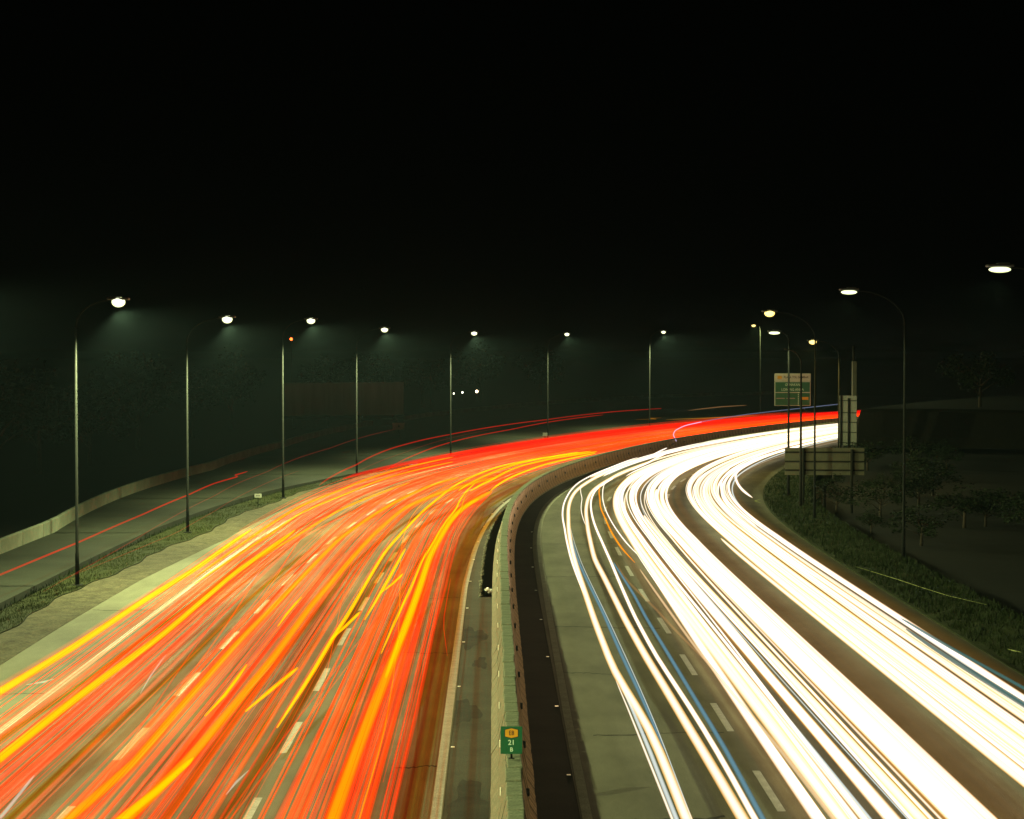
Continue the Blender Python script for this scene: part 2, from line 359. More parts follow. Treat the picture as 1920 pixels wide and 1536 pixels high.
bm = bmesh.new(); bmesh.ops.create_cone(bm, cap_ends=True, segments=12, radius1=.09, radius2=.075, depth=.06, matrix=Matrix.Rotation(math.pi / 2, 4, 'Y')); ref_r = bm_mesh('reflector', bm, M_puck)
B0 = Vector(pos(80, 0)); S_REF = s_of(921, 1370)
for i in range(256):
    s = 31 + i * LB
    p = Vector(pos(s, 0)) - B0; rz = -float(th(s))
    b = link('barrier_block', BM[R.randrange(8)], bar, p + Vector((R.uniform(-.006, .006), 0, 0)), (0, 0, rz + R.uniform(-.006, .006)))
    link('cap_stone', CM[R.randrange(12)], b)
for i in range(-4, 48):
    s = S_REF + i * 4.62
    if s < 33 or s > 325: continue
    for u, z, me in ((-.265, .62, ref_l), (.275, .60, ref_r)):
        link('reflector', me, bar, Vector(pos(s, u, z)) - B0, (0, 0, -float(th(s))))
# rubble along the broken edge of the drain
pts = []
bm = bmesh.new()
for i in range(420):
    s = R.uniform(DRAIN0, DRAIN1 - 4); p = pos(s, -.93 + R.gauss(0, .03), .0)
    d = R.uniform(.02, .06); box(bm, p, (d, d * R.uniform(.8, 2), d * .8), R.uniform(0, 3), 0, R.uniform(-.4, .4))
tag(link('rubble', bm_mesh('rubble', bm, M_wall)), kind='stuff')
# something pale crumpled in the drain's near end
bm = bmesh.new(); bmesh.ops.create_icosphere(bm, subdivisions=3, radius=.2)
for v in bm.verts: v.co *= 1 + .4 * math.sin(v.co.x * 31 + v.co.y * 17) * math.cos(v.co.z * 27 + v.co.y * 9); v.co.z *= .7
o = link('plastic_bag', bm_mesh('plastic_bag', bm, M_litter), None, pos(DRAIN0 + 3.2, -.66, -.2)); tag(o, 'crumpled pale plastic bag lying in the drain beside the barrier', 'litter')
# road studs
stud = box_mesh('road_stud', (0, 0, .005), (.09, .1, .010), M_stud, .003)
for i in range(15):
    s = s_of(853, 1401) - 8.2 + i * 8.2
    o = link('road_stud', stud, None, pos(s, -1.36, 0), (0, 0, -float(th(s)))); tag(o, 'small white reflective stud beside the white line left of the barrier', 'road stud', 'studs along the left inner edge line')
for i in range(9):
    s = s_of(1070, 1453) - 8.2 + i * 8.2
    o = link('road_stud', stud, None, pos(s, 1.24, -.004), (0, 0, -float(th(s)))); tag(o, 'small reflective stud in the dark strip right of the barrier', 'road stud', 'studs in the shade right of the barrier')

# lettering
def lettering(txt, size, m, parent, loc, rot=(math.pi / 2, 0, 0), name='lettering', squash=1.0, bold=0.0):
    c = bpy.data.curves.new('t', 'FONT'); c.body = txt; c.size = size; c.align_x = 'CENTER'; c.align_y = 'CENTER'; c.extrude = .002; c.offset = bold; c.resolution_u = 3
    o = bpy.data.objects.new('t', c); COL.objects.link(o); dg = bpy.context.evaluated_depsgraph_get()
    me = bpy.data.meshes.new_from_object(o.evaluated_get(dg)); bpy.data.objects.remove(o); me.name = name; me.materials.clear(); me.materials.append(m)
    r = link(name, me, parent, loc, rot); r.scale = (squash, 1, 1); return r
# kilometre marker on the barrier
gx, gy = survey(959, 1388, 1.44); mk_s, mk_u = to_su(gx, gy)
mk = empty('kilometre_marker', (gx, gy, 1.056)); tag(mk, 'small green kilometre plate reading E8 21 B on a short post on the barrier', 'road sign')
W_, H_ = 41 * gy / F, 52 * gy / F; zc = 1.44 - 1.056
link('post', tube_mesh('post', [(0, .02, 0), (0, .02, zc)], .022, M_steel), mk)
link('base_plate', box_mesh('base_plate', (0, .02, .006), (.12, .12, .012), M_dark_steel), mk)
pl = link('plate', box_mesh('plate', (0, 0, zc), (W_, .012, H_), M_green, .003), mk)
hexa = [(-.29, .12), (0, .175), (.29, .12), (.29, -.12), (0, -.175), (-.29, -.12)]
def hexmesh(k, m, y): return mesh('shield', [(a * W_ * k, y, b * H_ * k) for a, b in hexa], [(0, 1, 2, 3, 4, 5)], m)
zs = zc + H_ * .26
link('shield_border', hexmesh(1.10, M_black, -.008), mk, (0, 0, zs)); link('shield', hexmesh(1.0, M_yellow, -.010), mk, (0, 0, zs))
lettering('E8', H_ * .24, M_black, mk, (0, -.013, zs), squash=.8, bold=0.0)
lettering('21', H_ * .255, M_mint, mk, (0, -.009, zc - H_ * .09), bold=.002); lettering('B', H_ * .21, M_mint, mk, (0, -.009, zc - H_ * .345), bold=.002)

# ------------------------------------------------------------------ parapet along the slip road
par = empty('concrete_parapet', pos(100, SLU(100), 0)); tag(par, 'low weathered concrete parapet along the far side of the slip road', 'wall')
PB = Vector(pos(100, SLU(100)))
i = 0; s = 14.0; pts = []
while s < 425:
    pts.append(Vector(pos(s, SLU(s) - .15, 0))); s += .5
d = 0; last = pts[0]; seg = [pts[0]]; 
for p in pts[1:]:
    d += (p - last).length; last = p
    if d >= 4.0: seg.append(p); d = 0
pm = {}
for a, b in zip(seg[:-1], seg[1:]):
    L_ = (b - a).length; mid = (a + b) / 2 - PB; rz = math.atan2(b.y - a.y, b.x - a.x)
    k = round(L_, 1)
    if k not in pm: pm[k] = box_mesh('parapet_panel', (0, 0, .30), (k - .03, .22, .76), M_wall, .03)
    link('parapet_panel', pm[k], par, mid, (0, 0, rz + R.uniform(-.004, .004)))

# ------------------------------------------------------------------ street lamps
def arc(p0, top, reach, rise, dirx, diry, n=10):
    """pole top curving over to the luminaire"""
    P = []
    for i in range(n + 1):
        a = i / n * math.pi / 2
        P.append((dirx * reach * (1 - math.cos(a)), diry * reach * (1 - math.cos(a)), top + rise * math.sin(a)))
    return P
def bowl(name, m_, dx, dy, dz):
    b_ = bmesh.new(); bmesh.ops.create_uvsphere(b_, u_segments=24, v_segments=14, radius=1.0)
    for v in b_.verts: v.co = Vector((v.co.x * dx, v.co.y * dy, v.co.z * dz - .05))
    return bm_mesh('lens', b_, m_, True)
LENS = bowl('lens', M_lens, .27, .25, .21); LENS_Y = bowl('lens', M_lens_y, .29, .26, .20); LENS_F = bowl('lens', M_lens, .36, .2, .10)
bm = bmesh.new(); box(bm, (0, 0, .075), (.86, .38, .09), 0, .03); box(bm, (-.1, 0, .14), (.4, .26, .05), 0, .015); HOUS = bm_mesh('luminaire', bm, M_house)
def street_lamp(base, head, label, power=1.0, colour=LAMP_COL, yellow=False, group=None, radius=.056, dark=False, tilt=.40):
    """base: (x, y) of the pole; head: (x, y, z) of the luminaire"""
    bx, by = base; hx, hy, hz = head; dx, dy = hx - bx, hy - by; reach = math.hypot(dx, dy); ang = math.atan2(dy, dx)
    t = empty('street_lamp', (bx, by, 0)); tag(t, label, 'street lamp', group)
    ms = M_dark_steel if dark else M_steel
    link('base_plate', box_mesh('base_plate', (0, 0, .04), (.38, .38, .08), ms, .02), t)
    top = hz - min(1.5, reach * .62)
    link('pole', tube_mesh('pole', [(0, 0, .05), (0, 0, 1.3), (0, 0, 1.35), (0, 0, top)], [radius * 1.5, radius * 1.4, radius * 1.15, radius * .75], ms, 10), t)
    link('door_cover', box_mesh('door_cover', (0, -radius * 1.45, .75), (.1, .02, .35), ms), t)
    link('arm', tube_mesh('arm', arc(0, top, reach - .3, hz - top + .02, math.cos(ang), math.sin(ang)), np.linspace(radius * .74, radius * .5, 11), ms, 8), t)
    lu = link('luminaire', HOUS, t, (dx, dy, hz), (0, 0, ang))
    link('lens', LENS_Y if yellow else (LENS_F if power < .1 else LENS), lu, (0, 0, .0))
    ld = bpy.data.lights.new('lamp_light', 'SPOT'); ld.energy = LAMP_W * power; ld.color = colour; ld.spot_size = math.radians(158); ld.spot_blend = .5; ld.shadow_soft_size = .12
    lo = bpy.data.objects.new('lamp_light', ld); COL.objects.link(lo); lo.parent = lu; lo.location = (0, 0, -.38); lo.rotation_euler = (0, -tilt, 0)   # leans out over the road
    return t
def lamp_px(bpx, hpx, label, **kw):
    x, y = survey(*bpx); hx = (hpx[0] - 960) / F * y * 1.0; d = _f + (hpx[0] - 960) / F * np.array([1., 0, 0]) + (768 - hpx[1]) / F * _u
    t = y / d[1]
    return street_lamp((x, y), (t * d[0], y, HC + t * d[2]), label, **kw)
GLn = 'street lamps along the left carriageway'; GRn = 'street lamps along the right carriageway'
lamp_px((145, 1100), (222, 564), 'nearest tall grey street lamp in the grass beside the left carriageway', group=GLn)
lamp_px((352, 1000), (426, 597), 'second nearest street lamp left of the red trails, before the little white marker', group=GLn)
lamp_px((531, 935), (583, 600), 'slender street lamp at the left end of the billboard, by the little white marker', group=GLn)
lamp_px((669, 890), (721, 617), 'street lamp with bright head standing in front of the billboard', group=GLn)
lamp_px((845, 855), (889, 624), 'street lamp just right of the billboard and the small white board', group=GLn)
lamp_px((1027, 822), (1063, 626), 'small far street lamp at the outside of the bend, above the curve of the barrier', group=GLn, power=.6)
lamp_px((1218, 806), (1244, 622), 'far street lamp beyond the bend above the curling violet trail', group=GLn)
lamp_px((1425, 788), (1413, 610), 'far street lamp with yellow light left of the green direction sign', group=GLn, colour=(.9, 1, .4), yellow=True, power=.22, tilt=-.45)
lamp_px((1694, 1050), (1592, 546), 'tall nearest street lamp alone on the dark right verge, arm curving left', group=GRn, power=.035, tilt=.3)
lamp_px((1527, 975), (1443, 586), 'street lamp with yellow light beside the back of the low board', group=GRn, colour=(1, .75, .2), yellow=True, power=.035, tilt=.3)
lamp_px((1478, 932), (1452, 623), 'street lamp with small white light at the left end of the low board', group=GRn, power=.035, tilt=.3, radius=.07)
lamp_px((1572, 893), (1524, 640), 'dim distant street lamp with small yellow light left of the tall board', group=GRn, colour=(1, .75, .2), yellow=True, power=.1, tilt=.2, radius=.06)
# the rows go on towards and past the overpass, outside the photograph
for s in (89.5, 67, 44, 21):
    p = pos(s, -16.9); street_lamp(p[:2], (p[0] + 2.1, p[1], 11.3), 'grey street lamp of the left row standing nearer than the photograph shows', group='left lamps outside the view', power=.7)
for (x, y) in ((17.9, 61.5), (17.9, 37.5), (18.2, 13)):
    street_lamp((x, y), (x - 2.3, y, 11.95), 'street lamp of the right row with only its lit head in view' if y > 50 else 'street lamp of the right row standing nearer than the photograph shows', group=GRn if y > 50 else 'right lamps outside the view', power=.035, tilt=.3)

# ------------------------------------------------------------------ signs and boards
def at_depth(px, py, y):
    d = _f + (px - 960) / F * np.array([1., 0, 0]) + (768 - py) / F * _u; t = y / d[1]
    return Vector((t * d[0], y, HC + t * d[2]))
# green direction sign, facing the camera
Y = 268.0
a, b = at_depth(1452, 700, Y), at_depth(1520, 761, Y); wx, hz = b.x - a.x, a.z - b.z; c = Vector(((a.x + b.x) / 2, Y, 0))
sg = empty('direction_sign', c, .05); tag(sg, 'green motorway direction sign with white headboard facing the camera, seen between the lamp poles', 'road sign')
zb, zt = b.z, a.z; hh = hz * .25
for sx in (-.32, .32): link('post', tube_mesh('post', [(sx * wx, .15, -.1), (sx * wx, .15, zt - .2)], .11, M_steel), sg)
link('headboard', box_mesh('headboard', (0, 0, zt - hh / 2), (wx * 1.0, .06, hh - .08), M_white, .01), sg)
link('panel', box_mesh('panel', (0, 0, (zb + zt - hh) / 2), (wx, .06, hz - hh), M_white, .01), sg)
p1h = (hz - hh) * .45; z1 = zt - hh - p1h / 2 - .03
link('upper_field', box_mesh('upper_field', (0, -.034, z1), (wx - .22, .012, p1h - .14), M_green), sg)
z2 = (zb + zt - hh - p1h) / 2
link('lower_field', box_mesh('lower_field', (0, -.034, z2), (wx - .22, .012, (hz - hh - p1h) - .16), M_green), sg)
lettering('PLAZA TOL GOMBAK', .42, M_black, sg, (.5, -.034, zt - hh / 2), squash=.86, bold=.006)
link('emblem', box_mesh('emblem', (-wx * .36, -.034, zt - hh / 2), (.62, .01, .42), M_yellow), sg)
lettering('GUNAKAN', .5, M_mint, sg, (0, -.042, z1 + .32), squash=.85); lettering('LORONG ANDA', .5, M_mint, sg, (0, -.042, z1 - .36), squash=.85)
link('yellow_tab', box_mesh('yellow_tab', (wx * .33, -.043, z2 + .1), (1.1, .01, .38), M_yellow), sg)
for k in range(7): link('lane_mark', box_mesh('lane_mark', (wx * .16, -.043, z2 - .85 + k * .29), (.1, .01, .16), M_mint), sg)
for sx in (-.33, -.05): link('stripe', box_mesh('stripe', (sx * wx, -.043, z2 + .1), (1.2, .01, .12), M_pinkish), sg)

def sign_back(name, label, pa, pb, Yd, rz, nv, rails, posts, scale_x=1.0):
    """a sign seen from behind: sheet panels, horizontal rails, posts"""
    a, b = at_depth(*pa, Yd), at_depth(*pb, Yd); w_, h_ = (b.x - a.x) * scale_x, a.z - b.z
    o = empty(name, ((a.x + b.x) / 2, Yd, 0), rz); tag(o, label, 'sign')
    for k in range(nv):
        link('panel', box_mesh('panel', ((k + .5) * w_ / nv - w_ / 2, .05, b.z + h_ / 2), (w_ / nv - .012, .03, h_), M_sign_back), o)
    for r_ in rails:
        link('rail', box_mesh('rail', (0, 0, b.z + h_ * r_), (w_ - .04, .06, .085), M_dark_steel), o)
    for q, zt_ in posts:
        link('post', tube_mesh('post', [(q * w_, -.11, -.4), (q * w_, -.11, b.z + h_ * zt_)], .085, M_dark_steel), o)
    return o
sign_back('board', 'back of a wide low sign board with dark rails on the right verge', (1472, 840), (1620, 891), 115.8, -.06, 5, (.18, .5, .84), ((-.27, .98), (.34, .95), (.0, .0)))
sign_back('board', 'back of a tall narrow sign board beside the road beyond the low board', (1573, 742), (1606, 836), 184, -.75, 3, (.06, .27, .47, .66, .9), ((-.36, 1.0), (.08, .95)), 1.15)
# lone dark post between the lamp poles, and the tall steel mast behind the boards
x, y = survey(1501, 952); o = empty('lamp_column', (x, y, 0)); tag(o, 'dark unlit lamp column between two lamp poles in front of the low board', 'street lamp')
link('pole', tube_mesh('pole', [(0, 0, -.2), (0, 0, 8.6)], [.09, .055], M_dark_steel), o); link('arm', tube_mesh('arm', arc(0, 8.6, 1.0, .9, -1, .1), .05, M_dark_steel), o)
a = at_depth(1602, 650, 186); o = empty('mast', (a.x, 186, 0)); tag(o, 'tall pale steel mast at the right side of the tall narrow board', 'mast')
link('shaft', box_mesh('shaft', (0, 0, 4.2), (.42, .42, 8.6), M_sign_back, .02), o); link('tip', tube_mesh('tip', [(-.05, 0, 8.5), (-.1, 0, 10.0)], .12, M_dark_steel), o)
# billboard far left
Y = 246.; a, b = at_depth(533, 718, Y), at_depth(757, 780, Y); w_, h_ = b.x - a.x, a.z - b.z
bb = empty('billboard', ((a.x + b.x) / 2, Y, 0)); tag(bb, 'large blank weathered billboard standing dim behind the slip road', 'billboard')
for k in range(6): link('panel', box_mesh('panel', ((k + .5) * w_ / 6 - w_ / 2, 0, b.z + h_ / 2 + k * .02), (w_ / 6 - .02, .12, h_), M_board), bb)
link('catwalk', box_mesh('catwalk', (0, -.5, b.z - .25), (w_, .8, .12), M_dark_steel), bb)
for q in (-.42, -.14, .14, .42): link('post', tube_mesh('post', [(q * w_, .4, -.4), (q * w_, .4, b.z + h_ * .9)], .2, M_dark_steel), bb)
link('skirt_panel', box_mesh('skirt_panel', (w_ * .07, .3, b.z - 1.5), (w_ * .86, .1, 2.1), M_dark_steel), bb)
# bare frame right of the billboard
Y = 300.; a, b = at_depth(780, 685, Y), at_depth(808, 745, Y)
o = empty('steel_frame', (b.x, Y, 0)); tag(o, 'thin bare steel gantry frame faintly seen right of the billboard', 'frame')
link('upright', box_mesh('upright', (0, 0, a.z / 2), (.3, .3, a.z + .6), M_steel), o); link('crossbar', box_mesh('crossbar', ((a.x - b.x) / 2 - .2, 0, a.z + .1), (abs(b.x - a.x), .25, .25), M_steel), o)
# small white board on a post in front of the billboard
x, y = survey(748, 822); a, b = at_depth(736, 793, y), at_depth(758, 806, y)
o = empty('small_sign', (x, y, 0)); tag(o, 'small white board on one post before the right end of the billboard', 'sign')
link('post', tube_mesh('post', [(0, .06, -.2), (0, .06, a.z - .1)], .06, M_steel), o); link('plate', box_mesh('plate', ((a.x + b.x) / 2 - x, 0, (a.z + b.z) / 2), (b.x - a.x, .04, a.z - b.z), M_white, .01), o)
link('pictogram', mesh('pictogram', [(-.14, -.024, (a.z + b.z) / 2 - .12), (.14, -.024, (a.z + b.z) / 2 - .12), (.05, -.024, (a.z + b.z) / 2 + .22), (-.05, -.024, (a.z + b.z) / 2 + .22)], [(0, 1, 2, 3)], M_black), o)
x, y = survey(484, 951); a, b = at_depth(477, 926, y), at_depth(490, 933, y)
o = empty('marker_plate', (x, y, 0)); tag(o, 'tiny white plate on a thin stake in the verge left of the lamp', 'sign')
link('stake', tube_mesh('stake', [(0, .03, -.1), (0, .03, a.z - .05)], .02, M_steel), o); link('plate', box_mesh('plate', (0, 0, (a.z + b.z) / 2), (b.x - a.x, .02, a.z - b.z), M_white), o)
for k in range(5): link('mark', box_mesh('mark', (-.12 + k * .055, -.0115, (a.z + b.z) / 2), (.03, .004, .1), M_black), o)
x, y = survey(1022, 828); o = empty('marker_post', (x, y, 0)); tag(o, 'short white marker block at the verge just above the red trails', 'marker')
link('stake', tube_mesh('stake', [(0, 0, -.1), (0, 0, .7)], .05, M_steel), o); link('plate', box_mesh('plate', (0, -.05, .75), (.5, .05, .34), M_white, .01), o)
# far lights
def far_light(px, py, Yd, r_, m, label):
    a = at_depth(px, py, Yd); o = empty('far_lamp', (a.x, Yd, 0)); tag(o, label, 'lamp')
    link('pole', tube_mesh('pole', [(0, .3, -.4), (0, .3, a.z)], .08, M_dark_steel), o)
    bm = bmesh.new(); bmesh.ops.create_icosphere(bm, subdivisions=2, radius=r_); link('bulb', bm_mesh('bulb', bm, m, True), o, (0, 0, a.z))
far_light(546, 636, 420, .32, M_red_beacon, 'tiny red-orange lamp high in the dark right of the third lamp pole')
far_light(851, 738, 400, .17, M_far_white, 'faintest of three tiny far lights right of the billboard')
far_light(867, 736, 400, .2, M_far_white, 'middle one of three tiny far lights right of the billboard')
far_light(894, 734, 400, .3, M_far_warm, 'warm brightest one of three tiny far lights right of the billboard')

# ------------------------------------------------------------------ trees and grass
def tree_meshes(seed, h, rad, nleaf):
    r = random.Random(seed); V = []; Fc = []
    def add(P, rr):
        v, f = tube_data(P, rr, 6); n = len(V); V.extend(v); Fc.extend([tuple(i + n for i in q) for q in f])
    add([(0, 0, -.5), (.05, 0, h * .25), (.1, .1, h * .55)], [h * .03, h * .022, h * .012])
    tips = []
    for i in range(8):
        a = i * .8 + r.uniform(-.3, .3); z0 = h * r.uniform(.22, .5); l = rad * r.uniform(.5, .9)
        e = (math.cos(a) * l, math.sin(a) * l, z0 + h * r.uniform(.12, .4)); tips.append(e)
        add([(.05, 0, z0), (e[0] * .5, e[1] * .5, z0 + (e[2] - z0) * .6), e], [h * .011, h * .007, h * .003])
    tm = mesh('trunk', V, Fc, M_bark, True)
    cl = [(t[0] + r.gauss(0, rad * .2), t[1] + r.gauss(0, rad * .2), t[2] + r.gauss(0, h * .06), rad * r.uniform(.22, .42)) for t in tips for _ in range(2)] + [(0, 0, h * .85, rad * .4)]
    v = []; f = []
    for _ in range(nleaf):
        c = r.choice(cl); d = Vector((r.gauss(0, 1), r.gauss(0, 1), r.gauss(0, .8))); d = d.normalized() * c[3] * r.uniform(.5, 1.1)
        p = Vector(c[:3]) + d; a = Vector((r.gauss(0, 1), r.gauss(0, 1), r.gauss(0, .6))).normalized() * r.uniform(.12, .3); b = a.cross(Vector((r.gauss(0, 1), r.gauss(0, 1), r.gauss(0, 1)))).normalized() * a.length * .55
        n = len(v); v += [p - a, p + b, p + a, p - b]; f.append((n, n + 1, n + 2, n + 3))
    return tm, mesh('crown', v, f, M_leaf)
TM = [tree_meshes(i, 9, 3.6, 1500) for i in range(4)]
def tree(x, y, z, sc_, label, group, k):
    t = empty('tree', (x, y, z), R.uniform(0, 6)); tag(t, label, 'tree', group); t.scale = (sc_, sc_, sc_ * R.uniform(.85, 1.15))
    link('trunk', TM[k][0], t); link('crown', TM[k][1], t)
for i, (px, yd, s_, where) in enumerate(((40, 128, 1.0, 'at the left edge, left of the nearest lamp pole'), (120, 150, 1.0, 'behind the nearest lamp pole'), (215, 160, .9, 'between the nearest and the second lamp poles'),
        (300, 190, 1.1, 'just left of the second lamp pole'), (400, 215, 1.0, 'just right of the second lamp pole'), (470, 240, 1.1, 'just left of the third lamp pole'), (640, 300, 1.1, 'behind the middle of the billboard'),
        (730, 320, 1.2, 'behind the right end of the billboard'), (820, 340, 1.1, 'by the bare steel frame'), (930, 380, 1.2, 'right of the three tiny far lights'), (1040, 420, 1.2, 'behind the lamp at the outside of the bend'))):
    tree((px - 960) / F * yd - 3, yd + 4, -.5, s_, 'dark tree ' + where, 'dark trees beyond the slip road', i % 4)
for i, (s, u, s_, where) in enumerate(((252, 26, .8, 'on the bank right of the tall narrow board'), (246, 36, 1.0, 'on the bank right of the tallest lamp pole'), (215, 44, .9, 'in the black ground under the rightmost lamp'), (165, 36, .8, 'nearest the camera in the black ground at the right edge'))):
    x, y, _ = pos(s, u); tree(x, y, (hill_z(s, (u - 14.76) / 47) if s > 239 else 0) - .5, s_, 'dark tree ' + where, 'dark trees right of the road', i % 4)
for i in range(34):
    s_, u = R.uniform(80, 225), 18.9 + 9 * R.random() ** 1.5; x, y, _ = pos(s_, u); k = R.uniform(.14, .3)
    t = empty('shrub', (x, y, -.45), R.uniform(0, 6)); tag(t, 'low dark shrub in the black ground behind the right verge', 'shrub', 'dark shrubs behind the right verge'); t.scale = (k * 1.5, k * 1.5, k)
    link('stem', TM[i % 4][0], t); link('foliage', TM[i % 4][1], t)
def grass(name, n, sfun, ufun, z, hmin, hmax, m):
    v = []; f = []
    for _ in range(n):
        s = sfun(); u = ufun(s); x, y, _z = pos(s, u); h = R.uniform(hmin, hmax); a = R.uniform(0, 6.28); wd = h * .16; lx, ly = R.gauss(0, h * .4), R.gauss(0, h * .4)
        n0 = len(v); v += [(x - wd * math.cos(a), y - wd * math.sin(a), z - .03), (x + wd * math.cos(a), y + wd * math.sin(a), z - .03), (x + lx, y + ly, z + h)]; f.append((n0, n0 + 1, n0 + 2))
    tag(link(name, mesh(name, v, f, m)), kind='stuff')
grass('grass', 26000, lambda: R.triangular(60, 230, 90), lambda s: R.uniform(GE(s) + .05, GL(s) - .0), .04, .03, .10, M_blade)
grass('grass', 26000, lambda: R.triangular(70, 240, 110), lambda s: 14.85 + 3.2 * R.random() ** .9, .06, .05, .2, M_blade_dim)
grass('weeds', 3500, lambda: R.uniform(50, 200), lambda s: R.gauss(GE(s) - .2, .15), -.1, .06, .22, M_blade_dim)

# ------------------------------------------------------------------ light trails of the traffic: glowing rods hanging at lamp height above the lanes
def smooth(y, n):
    if n < 2: return y
    k = np.hanning(n + 2)[1:-1]; k /= k.sum(); p = np.concatenate([np.full(n, y[0]), y, np.full(n, y[-1])])
    # keep the slope at the ends
    p[:n] = y[0] + (y[1] - y[0]) * np.arange(-n, 0); p[-n:] = y[-1] + (y[-1] - y[-2]) * np.arange(1, n + 1)
    return np.convolve(p, k, 'same')[n:-n]
def trail_mesh(name, S, U, Z, rad, m, sides=8, taper=True):
    rr = np.full(len(S), float(rad))
    if taper:
        for q, c in enumerate((.3, .62, .82, .94)):
            if q < len(rr) // 2: rr[q] *= c; rr[-1 - q] *= c
    P = posv(S, U, Z); o = P[0].copy(); v, f = tube_data(P - o, rr, sides)
    me = mesh(name, v, f, T[m], True); set_axis(me, P, sides); return me, o
def s_steps(a, b):
    out = [a]
    while out[-1] < b - .4:
        s = out[-1]; out.append(s + (1.6 if 120 < s < 200 else 2.6))
    out[-1] = b
    return np.array(out) if len(out) > 2 else np.linspace(a, b, 3)
def add_trail(name, S, U, Z, rad, m, label, group=None, sides=8):
    me, o = trail_mesh(name, S, U, Z, rad, m, sides)
    ob = link(name, me, None, o); tag(ob, label, 'light trail', group); return ob
def px_trail(name, pts, rad, m, label, h=1.0, group=None, sm=7, extend=None, sides=8):
    su = sorted(to_su(*survey(px, py, h)) for px, py in pts)
    a = np.array(su); s0, s1 = a[0, 0], a[-1, 0]
    lo = min(pts, key=lambda p: -p[1])
    g = np.arange(s0, s1 + .25, .5); u = np.interp(g, a[:, 0], a[:, 1]); u = smooth(u, min(int(sm * 2), max(2, len(g) // 3)))
    if lo[1] > 1500 or lo[0] < 12 or lo[0] > 1908:                  # runs on out of the view, under the bridge
        s0 = 42.0
    if extend: s1 = extend
    S = s_steps(s0, s1); U = np.interp(S, g, u)
    sl = np.clip((u[min(20, len(u) - 1)] - u[0]) / max(.5, g[min(20, len(u) - 1)] - g[0]), -.03, .03)
    U = U + np.where(S < g[0], (S - g[0]) * sl, 0)
    return add_trail(name, S, U, np.full(len(S), h), rad, m, label, group, sides)
TL, HL = 'tail_light_trail', 'headlight_trail'

def halo(pts, rad, m, label, h=1.0, group=None, wide=2.2, hm='glow', **kw):
    """a bright trail and the weaker wide glow it drew (lamp bloom built as a wider tube) as one thing"""
    o = px_trail(TL, pts, rad, m, label, h, group, **kw)
    g = px_trail(TL, pts, rad * wide, hm, None, h - .02, None, **kw)
    g.name = 'glow'; del g['category']
    g.parent = o; g.location = g.location - o.location
    return o
# --- red side
Y1 = [(0, 1297), (133, 1217), (267, 1128), (367, 1067), (470, 994)]
halo(Y1, 0.0975, 'yellow', 'bright yellow trail leftmost on the paved shoulder, ending blunt beside the white line')
halo([(0, 1422), (100, 1342), (200, 1267), (300, 1195), (433, 1080), (533, 1010), (553, 994)], 0.0975, 'yellow', 'bright yellow trail just right of the outer white line with a blunt far end')
px_trail(TL, [(367, 1082), (430, 1037), (500, 988), (560, 951), (640, 919), (740, 882), (850, 857)], 0.0715, 'amber', 'upper of two thin amber trails running on past the blunt yellow one')
px_trail(TL, [(365, 1095), (440, 1045), (510, 1000), (560, 964), (650, 926), (740, 892), (850, 866)], 0.065, 'amber', 'lower of two thin amber trails running on past the blunt yellow one')
px_trail(TL, [(490, 1045), (560, 1003), (640, 955), (700, 930), (770, 905)], 0.065, 'amber', 'thin amber trail beyond the blunt end right of the white line')
halo([(132, 1532), (250, 1437), (312, 1355), (375, 1285), (450, 1200), (517, 1133), (567, 1082), (635, 1012), (710, 960), (775, 925), (812, 909), (860, 895)], 0.091, 'amber', 'long amber trail grazing the left row of lane dashes')
halo([(238, 1535), (312, 1470), (375, 1400), (440, 1322), (511, 1236), (582, 1137), (622, 1092), (672, 1033), (710, 994), (760, 952), (810, 930), (860, 914), (940, 893)], 0.1105, 'amber', 'long broad amber trail in the middle of the middle lane')
halo([(222, 1536), (290, 1487), (362, 1422)], 0.091, 'yellow', 'short yellow trail at the bottom, middle lane, beside the broad amber one', wide=1.6)
px_trail(TL, [(520, 1364), (588, 1259), (622, 1199), (650, 1157), (684, 1098), (722, 1035), (772, 980), (822, 935), (870, 901), (935, 875), (1010, 860), (1110, 846)], 0.065, 'yellow', 'yellow trail following the dashes nearer the barrier from end to end')
px_trail(TL, [(684, 1162), (715, 1110), (735, 1075), (760, 1029)], 0.065, 'yellow', 'short straight yellow trail in the inner lane with a sharp lower tip')
px_trail(TL, [(715, 1112), (735, 1097), (757, 1076)], 0.0715, 'yellow', 'very short yellow dash slanting off the short straight yellow trail')
px_trail(TL, [(622, 1199), (644, 1179), (676, 1148)], 0.078, 'yellow', 'short yellow dash slanting across the right row of lane dashes')
halo([(463, 1333), (511, 1293), (559, 1253)], 0.0845, 'yellow', 'lone yellow dash slanting over bare road between the dash rows', wide=1.4)
halo([(521, 1174), (542, 1145), (565, 1120)], 0.065, 'yellow', 'small lone yellow dash left of the broad amber trail', wide=1.4)
halo([(385, 1342), (425, 1300), (462, 1247)], 0.078, 'yellow', 'yellow dash between the long amber trail and the broad one', wide=1.4)
halo([(624, 1536), (639, 1491), (667, 1412), (695, 1341), (724, 1270), (746, 1213), (766, 1162), (790, 1094), (805, 1047), (825, 1010), (847, 975), (872, 950), (922, 922)], 0.143, 'amber', 'broadest yellow-orange trail nearest the barrier', wide=1.8)
px_trail(TL, [(724, 1268), (746, 1211), (767, 1157), (790, 1092), (805, 1045), (825, 1008), (847, 973), (872, 950), (897, 936)], 0.13, 'yellow', 'thick pure yellow core on the broadest trail nearest the barrier', h=.8)
px_trail(TL, [(715, 1225), (741, 1165), (772, 1100), (792, 1050), (810, 1022), (835, 980), (855, 955), (890, 907)], 0.052, 'yellow', 'thin yellow trail left beside the broadest one nearest the barrier')
